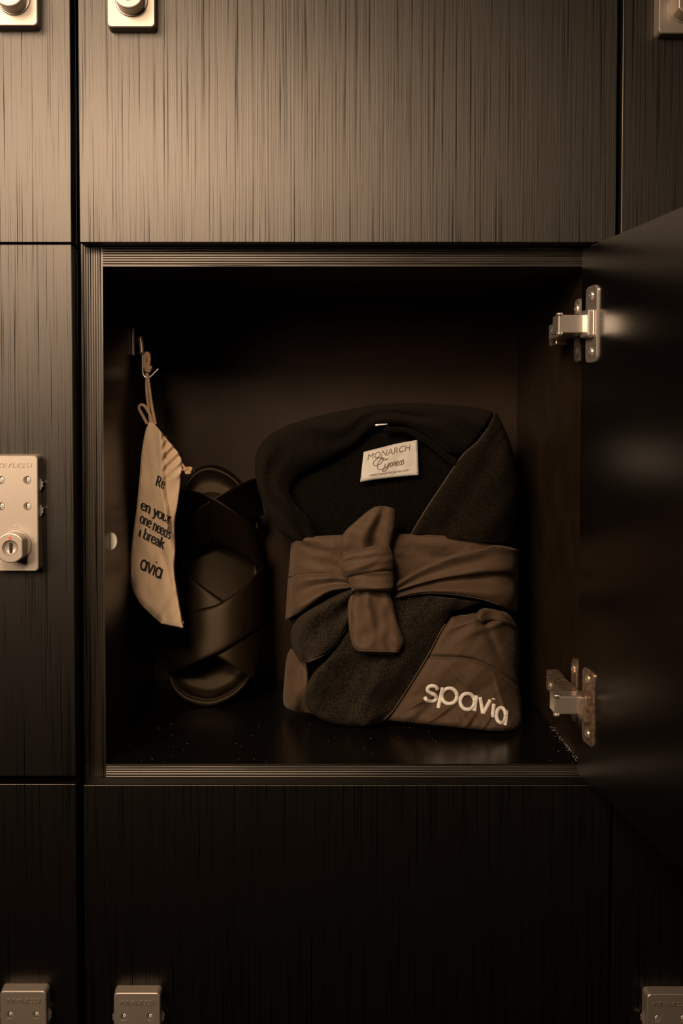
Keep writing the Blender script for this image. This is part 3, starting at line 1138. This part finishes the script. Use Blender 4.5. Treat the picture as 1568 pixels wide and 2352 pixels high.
def seg2(a, b, n=12):
    return [(a[0] + (b[0] - a[0]) * k / n, a[1] + (b[1] - a[1]) * k / n) for k in range(n + 1)]


def cp2(pts):
    return [(620 + x * 0.39541, 1280 + y * 0.39541) for x, y in pts]


letters = [
    [sp2(cp2([(974, 770), (962, 752), (938, 747), (918, 757), (916, 776), (934, 789), (956, 800), (966, 818), (952, 834), (928, 836), (908, 828), (898, 812)]), 44)],
    [seg2(*cp2([(1003, 757), (976, 876)]), 20), arcp(*cp2([(1041, 806)])[0], 17.5, 18.0, 0, 360)],
    [arcp(*cp2([(1146, 838)])[0], 16.5, 18.5, 0, 360), seg2(*cp2([(1198, 803), (1187, 893)]), 16)],
    [seg2(*cp2([(1220, 812), (1236, 908)]), 16), seg2(*cp2([(1280, 828), (1238, 908)]), 16)],
    [seg2(*cp2([(1300, 852), (1291, 930)]), 12), seg2(*cp2([(1300, 820), (1299, 827)]), 4)],
    [arcp(*cp2([(1341, 918)])[0], 10.5, 17.5, 0, 360), seg2(*cp2([(1375, 890), (1366, 976)]), 16)],
]
for ls in letters:
    strokes_on('embroidered_letter', ls, 9.2, tp_, M_THREADW, panel, lift=0.0003, flat=0.55, seg=10, scale=2470.0)

# ------------------------------------------------------------------ slide sandal standing on its toe against the back
SL = root('slide_sandal', 'black crossed-strap slide sandal standing toe down at the back', 'sandal', (0, 0, 0))


def ysl(py):
    return 0.186 + (1625 - py) / 560.0 * 0.076


soleout = [(388, 1545), (394, 1580), (420, 1609), (455, 1622), (490, 1623), (530, 1606), (558, 1582), (578, 1550), (592, 1480), (600, 1400), (601, 1320), (597, 1250), (588, 1185),
           (566, 1130), (532, 1090), (490, 1070), (455, 1076), (428, 1105), (412, 1150), (405, 1210), (402, 1290), (396, 1370), (389, 1460)]
ring = spline([(x, y, 0) for x, y in soleout + soleout[:1]], 121)[:-1]
cxs, cys = 495, 1350


def scaled(k):
    return [(cxs + (q.x - cxs) * k, cys + (q.y - cys) * k) for q in ring]


def ring3(k, off):
    return [at(x, y, ysl(y)) + Vector((0, off, 0)) for x, y in scaled(k)]


def rings_mesh(name, rings, m, parent, label=None):
    vs, fs = [], []
    n = len(rings[0])
    for r in rings:
        vs += r
    for i in range(len(rings) - 1):
        for j in range(n):
            fs.append((i * n + j, i * n + (j + 1) % n, (i + 1) * n + (j + 1) % n, (i + 1) * n + j))
    fs.append(tuple(range(n))[::-1])
    fs.append(tuple(range((len(rings) - 1) * n, len(rings) * n)))
    return mk(name, vs, fs, m, parent, True)


rings_mesh('sole', [ring3(0.97, 0.026), ring3(1.0, 0.022), ring3(1.0, 0.003), ring3(0.985, -0.0005), ring3(0.955, 0.0008), ring3(0.93, 0.0035)], M_RUBBER, SL)
ins = [ring3(0.952, 0.0075), ring3(0.945, 0.0030)] + [ring3(0.94 * k, 0.0030 + 0.003 * (1 - k)) for k in (0.9, 0.7, 0.5, 0.3, 0.1)]
insole = rings_mesh('insole', ins, M_RUBBER, SL)
# embossed dots on the insole
vs, fs = [], []
ti = tree(insole)
for i in range(7):
    for j in range(4):
        q = onto(458 + j * 7 + (i % 2) * 3, 1285 + i * 9, ti, 0.0)
        if q is None:
            continue
        bm = bmesh.new()
        b0 = len(vs)
        for rr, hh in ((0.0011, 0.0004), (0.0009, -0.0005), (0.0003, -0.0008)):
            for k in range(6):
                a = 2 * math.pi * k / 6
                vs.append(Vector((q.x + rr * math.cos(a), q.y + hh, q.z + rr * math.sin(a))))
        for r_ in range(2):
            for k in range(6):
                fs.append((b0 + r_ * 6 + k, b0 + r_ * 6 + (k + 1) % 6, b0 + (r_ + 1) * 6 + (k + 1) % 6, b0 + (r_ + 1) * 6 + k))
        fs.append(tuple(b0 + 12 + k for k in range(6)))
        bm.free()
dots = mk('embossed_dots', vs, fs, M_RUBBER, SL)
dots['kind'] = 'stuff'


def strap(A, B, h, label, tilt=0.0):
    def depth(px, py, u, t):
        xx = (px - 497.0) / 112.0
        arch = max(0.0, 1 - abs(xx) ** 2.6)
        return ysl(py) + 0.006 - (h + 0.006 + tilt * (0.75 - t)) * arch ** 0.6 - 0.0010 * smooth_edge(t, 8)
    o = ruled('strap', A, B, 60, 24, depth, 0.0032, M_RUBBER, SL, label)
    return o


strap([(392, 1205), (440, 1178), (500, 1140), (560, 1108), (592, 1096)], [(398, 1302), (445, 1266), (485, 1246), (540, 1212), (606, 1182)], 0.034, 'heel-side strap running under the other', 0.05)
strap([(398, 1130), (440, 1128), (485, 1142), (540, 1176), (606, 1226)], [(390, 1202), (430, 1214), (485, 1242), (540, 1267), (580, 1293), (607, 1318)], 0.039, 'heel-side strap running over the other', 0.05)
strap([(388, 1275), (420, 1310), (455, 1340), (510, 1379), (560, 1412), (607, 1446)], [(384, 1412), (440, 1462), (495, 1506), (540, 1533), (584, 1560)], 0.036, 'toe-side strap running under the other')
strap([(384, 1425), (448, 1403), (500, 1388), (552, 1355), (588, 1318), (607, 1296)], [(386, 1549), (450, 1521), (500, 1501), (550, 1471), (585, 1449), (604, 1436)], 0.041, 'toe-side strap running over the other')
bl_ = at(480, 1623, 0.2)
SL.location = (bl_.x, 0.2, IZ0)
for ch in SL.children:
    ch.matrix_parent_inverse = Matrix.Translation(-Vector(SL.location))

# ------------------------------------------------------------------ drawstring bag on the hook
BAG = root('drawstring_bag', 'cream cotton drawstring bag with black print hanging from the hook', 'bag', at(360, 1440, 0.18))


def crease(py):
    return 372 + max(0.0, (py - 1010)) * 0.02 + max(0.0, py - 1120) * 0.13


def ybag(px, py, u, t):
    Y = 0.141 - 0.00022 * (px - 300)
    c = px - crease(py)
    if py < 1290:
        k = max(0.0, min(1.0, (1290 - py) / 70.0))
        Y += k * (0.0060 / (1 + math.exp(-c / 2.0)) - 0.0035 * math.exp(-(c / 9.0) ** 2) * (c < 6))
    if 1000 < py < 1100 and c > 0:
        Y += 0.0022 * math.sin((px * 0.75 + py * 0.75) * 0.30) * math.exp(-max(0.0, (py - 1075)) / 20)
    Y -= 0.0035 * smooth_edge(t, 4) * smooth_edge(u, 6)
    Y -= 0.0025 * nz(px * 1.2, py * 0.5, 26, 3) + 0.0018 * nz(px * 0.8 + py * 0.6, py * 0.2, 18, 8)
    Y += 0.003 * math.exp(-((px - (378 + (1290 - py) * -0.25)) / 7.0) ** 2) * math.exp(-((py - 1290) / 45.0) ** 2)
    Y += 0.004 * math.exp(-((py - (1410 + (px - 345) * 0.9)) / 12.0) ** 2) * (px < 372)
    return Y


bagA = [(342, 969), (333, 993), (325, 1040), (319, 1110), (313, 1170), (305, 1232), (299, 1290), (300, 1340), (318, 1382), (345, 1410), (371, 1433)]
bagB = [(353, 972), (383, 1008), (415, 1053), (414, 1105), (407, 1160), (401, 1195), (400, 1230), (402, 1262), (399, 1310), (408, 1372), (420, 1443)]
bag = ruled('bag_body', bagA, bagB, 150, 50, ybag, 0.010, M_COTTON, BAG)
tb = tree(bag)
# side seam, a doubled edge down the left
q = [onto(x + 6, y, tb, -0.0004) for x, y in sp2(bagA[2:8], 60)]
q = [v for v in q if v is not None]
tube('side_seam', [v + Vector((0.0004 * math.sin(i * 0.9), 0, 0)) for i, v in enumerate(q)], 0.0012, M_COTTON, BAG, 6)

# print: serif words drawn with a broad pen
G = {
    'o': (0.92, [arcp(.43, .5, .40, .49, 0, 360, 20)]),
    'e': (0.88, [[(.08, .52), (.78, .56)], arcp(.43, .5, .37, .49, 10, 325, 18)]),
    'n': (1.02, [[(.16, 0), (.16, .98)], sp2([(.16, .72), (.40, .98), (.68, .90), (.78, .62), (.78, 0)], 12), [(0, 0), (.34, 0)], [(.62, 0), (.96, 0)], [(0, .96), (.16, .96)]]),
    'u': (1.02, [sp2([(.16, .98), (.16, .35), (.28, .04), (.55, .06), (.78, .32)], 12), [(.78, .98), (.78, 0)], [(0, .97), (.16, .97)], [(.62, .97), (.78, .97)], [(.78, 0), (.95, 0)]]),
    'r': (0.70, [[(.16, 0), (.16, .98)], sp2([(.16, .66), (.36, .96), (.60, .90)], 8), [(0, 0), (.36, 0)], [(0, .96), (.16, .96)]]),
    'y': (0.92, [[(.10, .98), (.46, .06)], sp2([(.82, .98), (.46, .06), (.28, -.38), (.06, -.40)], 12), [(0, .98), (.30, .98)], [(.64, .98), (.96, .98)]]),
    's': (0.74, [sp2([(.62, .78), (.42, .98), (.14, .86), (.16, .62), (.50, .44), (.62, .22), (.40, .01), (.08, .14)], 22)]),
    'd': (1.02, [arcp(.42, .48, .34, .48, 0, 360, 20), [(.78, 0), (.78, 1.5)], [(.62, 1.49), (.78, 1.49)], [(.78, 0), (.95, 0)]]),
    'b': (0.98, [arcp(.50, .48, .36, .48, 0, 360, 20), [(.14, 0), (.14, 1.5)], [(0, 1.49), (.14, 1.49)]]),
    'a': (0.92, [sp2([(.12, .76), (.34, .98), (.62, .84), (.66, .50), (.66, .12), (.86, .02)], 16), sp2([(.66, .58), (.30, .52), (.09, .28), (.26, .02), (.52, .08), (.66, .28)], 14)]),
    'k': (1.02, [[(.14, 0), (.14, 1.5)], [(.74, .98), (.20, .40)], [(.38, .58), (.84, 0)], [(0, 1.49), (.14, 1.49)], [(0, 0), (.32, 0)], [(.66, 0), (.98, 0)], [(.56, .98), (.88, .98)]]),
    'R': (1.15, [[(.16, 0), (.16, 1.45)], sp2([(.16, 1.45), (.60, 1.42), (.86, 1.12), (.62, .78), (.16, .74)], 18), [(.50, .74), (.94, 0)], [(0, 0), (.36, 0)], [(0, 1.45), (.16, 1.45)], [(.82, 0), (1.06, 0)]]),
    'A': (1.12, [arcp(.48, .5, .42, .46, 0, 360, 22), [(.94, 1.0), (.94, 0)]]),
    'V': (0.98, [[(.06, 1.0), (.46, 0)], [(.46, 0), (.86, 1.0)]]),
    'I': (0.40, [[(.16, .98), (.16, 0)], [(.16, 1.28), (.16, 1.40)]]),
    ' ': (0.50, []),
}


def pen(name, text, org, ex, ey, bvh, m, parent, thick, thin, first_cut=0.0):
    """broad-pen lettering as thin raised ink; thick/thin are pen widths in text units"""
    vs, fs = [], []
    x0 = -first_cut

    def tp(p):
        return (org[0] + ex[0] * p[0] + ey[0] * p[1], org[1] + ex[1] * p[0] + ey[1] * p[1])
    for ch in text:
        adv, lines = G[ch]
        for ln in lines:
            n = len(ln)
            if n == 2:
                ln = [(ln[0][0] + (ln[1][0] - ln[0][0]) * k / 6, ln[0][1] + (ln[1][1] - ln[0][1]) * k / 6) for k in range(7)]
                n = 7
            prev = None
            for k, pnt in enumerate(ln):
                a, b = ln[max(0, k - 1)], ln[min(n - 1, k + 1)]
                d = Vector((b[0] - a[0], b[1] - a[1]))
                if d.length < 1e-6:
                    continue
                d.normalize()
                wd = thin + (thick - thin) * abs(d.y) ** 1.5
                nr_ = Vector((-d.y, d.x)) * wd / 2
                if x0 + pnt[0] < 0:
                    prev = None
                    continue
                pa = onto(*tp((x0 + pnt[0] + nr_.x, pnt[1] + nr_.y)), bvh, 0.00035)
                pb = onto(*tp((x0 + pnt[0] - nr_.x, pnt[1] - nr_.y)), bvh, 0.00035)
                if pa is None or pb is None:
                    prev = None
                    continue
                b0 = len(vs)
                vs += [pa, pb]
                if prev is not None:
                    fs.append((prev, prev + 1, b0 + 1, b0))
                prev = b0
        x0 += adv
    o = mk(name, vs, fs, m, None)
    attach(o, parent)
    return o


def line(name, text, p0, p1, h, thick=0.38, thin=0.16, cut=0.0, rot=0.24):
    wtot = sum(G[c][0] for c in text) - cut
    ex = ((p1[0] - p0[0]) / wtot, (p1[1] - p0[1]) / wtot)
    ey = (h * math.sin(rot), -h * math.cos(rot))
    return pen(name, text, p0, ex, ey, tb, M_INK, bag, thick, thin, cut)


line('printed_line', 'Re', (357, 1114), (377, 1123.5), 15.0)
line('printed_line', 'your'.join(['en ', '']), (322.5, 1169), (391, 1204), 15.5)
line('printed_line', 'one needs', (320.5, 1199), (390, 1239), 15.5)
line('printed_line', 'a break', (316.5, 1230), (376, 1261.5), 15.5, cut=0.35)
line('printed_word', 'AVIA', (320.5, 1306), (370, 1331), 23.5, 0.28, 0.20)

# drawstring
yc = 0.196
def cord(pts, r=0.0016, n=50):
    return tube('drawstring', spline([at(x, y, Y) for x, y, Y in pts], n), r, M_CORD, BAG, 8)


cord([(357, 975, 0.130), (349, 935, 0.134), (344, 900, 0.154), (340, 870, 0.160), (338, 856, 0.162)])
cord([(346, 975, 0.136), (341, 935, 0.154), (337, 900, 0.158), (336.5, 870, 0.163), (337, 856, 0.164)])
cord([(338, 974, 0.138), (328, 955, 0.137), (320, 940, 0.136), (322, 931, 0.135), (331, 932, 0.134), (343, 950, 0.133), (350, 974, 0.132)])
# loop over the hook and its knot
cord([(336, 852, 0.161), (333, 838, 0.161), (333, 822, 0.161), (337, 812, 0.161), (341, 815, 0.161), (342, 828, 0.161), (339, 850, 0.161)], 0.0020)
def knot(x, y, Y, r, name='cord_knot'):
    pts = [at(x, y, Y) + Vector((r * math.sin(t) * (0.8 + 0.3 * math.cos(1.5 * t)), r * 0.5 * math.sin(2.3 * t), r * math.cos(1.5 * t) * 0.8)) for t in [4 * math.pi * k / 60 for k in range(61)]]
    tube(name, pts, 0.0017, M_CORD, BAG, 7)


knot(340, 848, .161, 0.0026)
cord([(412, 1052, 0.126), (418, 1066, 0.124), (426, 1076, 0.123)], 0.0012, 16)
cord([(409, 1077, 0.126), (418, 1079, 0.124), (427, 1078, 0.123)], 0.0012, 16)
knot(432, 1081, .118, 0.0028)
cord([(434, 1080, 0.123), (440, 1082, 0.122), (445, 1083, 0.122)], 0.0019, 8)
cord([(432, 1084, 0.123), (437, 1089, 0.122), (441, 1091, 0.122)], 0.0013, 8)
# loose thread at the bottom corner
tube('loose_thread', spline([at(417, 1434, .108), at(421, 1430, .107), at(422.5, 1427, .107)], 8), 0.00025, M_COTTON, BAG, 5)

# rest the soft things on the locker floor and clear of its side wall
for rt in (ROBE, SL, BAG):
    lo = IZ0 + 0.0004
    for ch in list(rt.children) + [g for c_ in rt.children for g in c_.children]:
        for v in ch.data.vertices:
            if v.co.z < lo:
                v.co.z = lo
            if v.co.x < IX0 + 0.0006:
                v.co.x = IX0 + 0.0006
            if v.co.y > BACK - 0.0006:
                v.co.y = BACK - 0.0006

# pale dust caught along the right inner corner and scattered over the locker floor
rd = random.Random(11)
vs, fs = [], []
for i in range(230):
    if i < 150:
        y = YF + 0.004 + rd.random() ** 1.2 * 0.10
        x = IX1 - 0.0004 - abs(rd.gauss(0, 0.0018))
        z = IZ0
    else:
        y = YF + 0.003 + rd.random() * 0.12
        x = IX0 + 0.005 + rd.random() * (IX1 - IX0 - 0.01)
        z = IZ0
    r_ = rd.uniform(0.00010, 0.00026)
    a = rd.random() * 3.14
    b0 = len(vs)
    dx, dy = r_ * math.cos(a), r_ * math.sin(a)
    vs += [(x + dx, y + dy, z), (x - dy, y + dx, z), (x - dx, y - dy, z), (x, y, z + r_ * 1.6)]
    fs += [(b0, b0 + 1, b0 + 2), (b0, b0 + 1, b0 + 3), (b0 + 1, b0 + 2, b0 + 3), (b0 + 2, b0, b0 + 3)]
dust = mk('dust', vs, fs, M_CREAM)
dust['label'] = 'pale dust specks on the open locker floor'
dust['category'] = 'dust'
dust['kind'] = 'stuff'
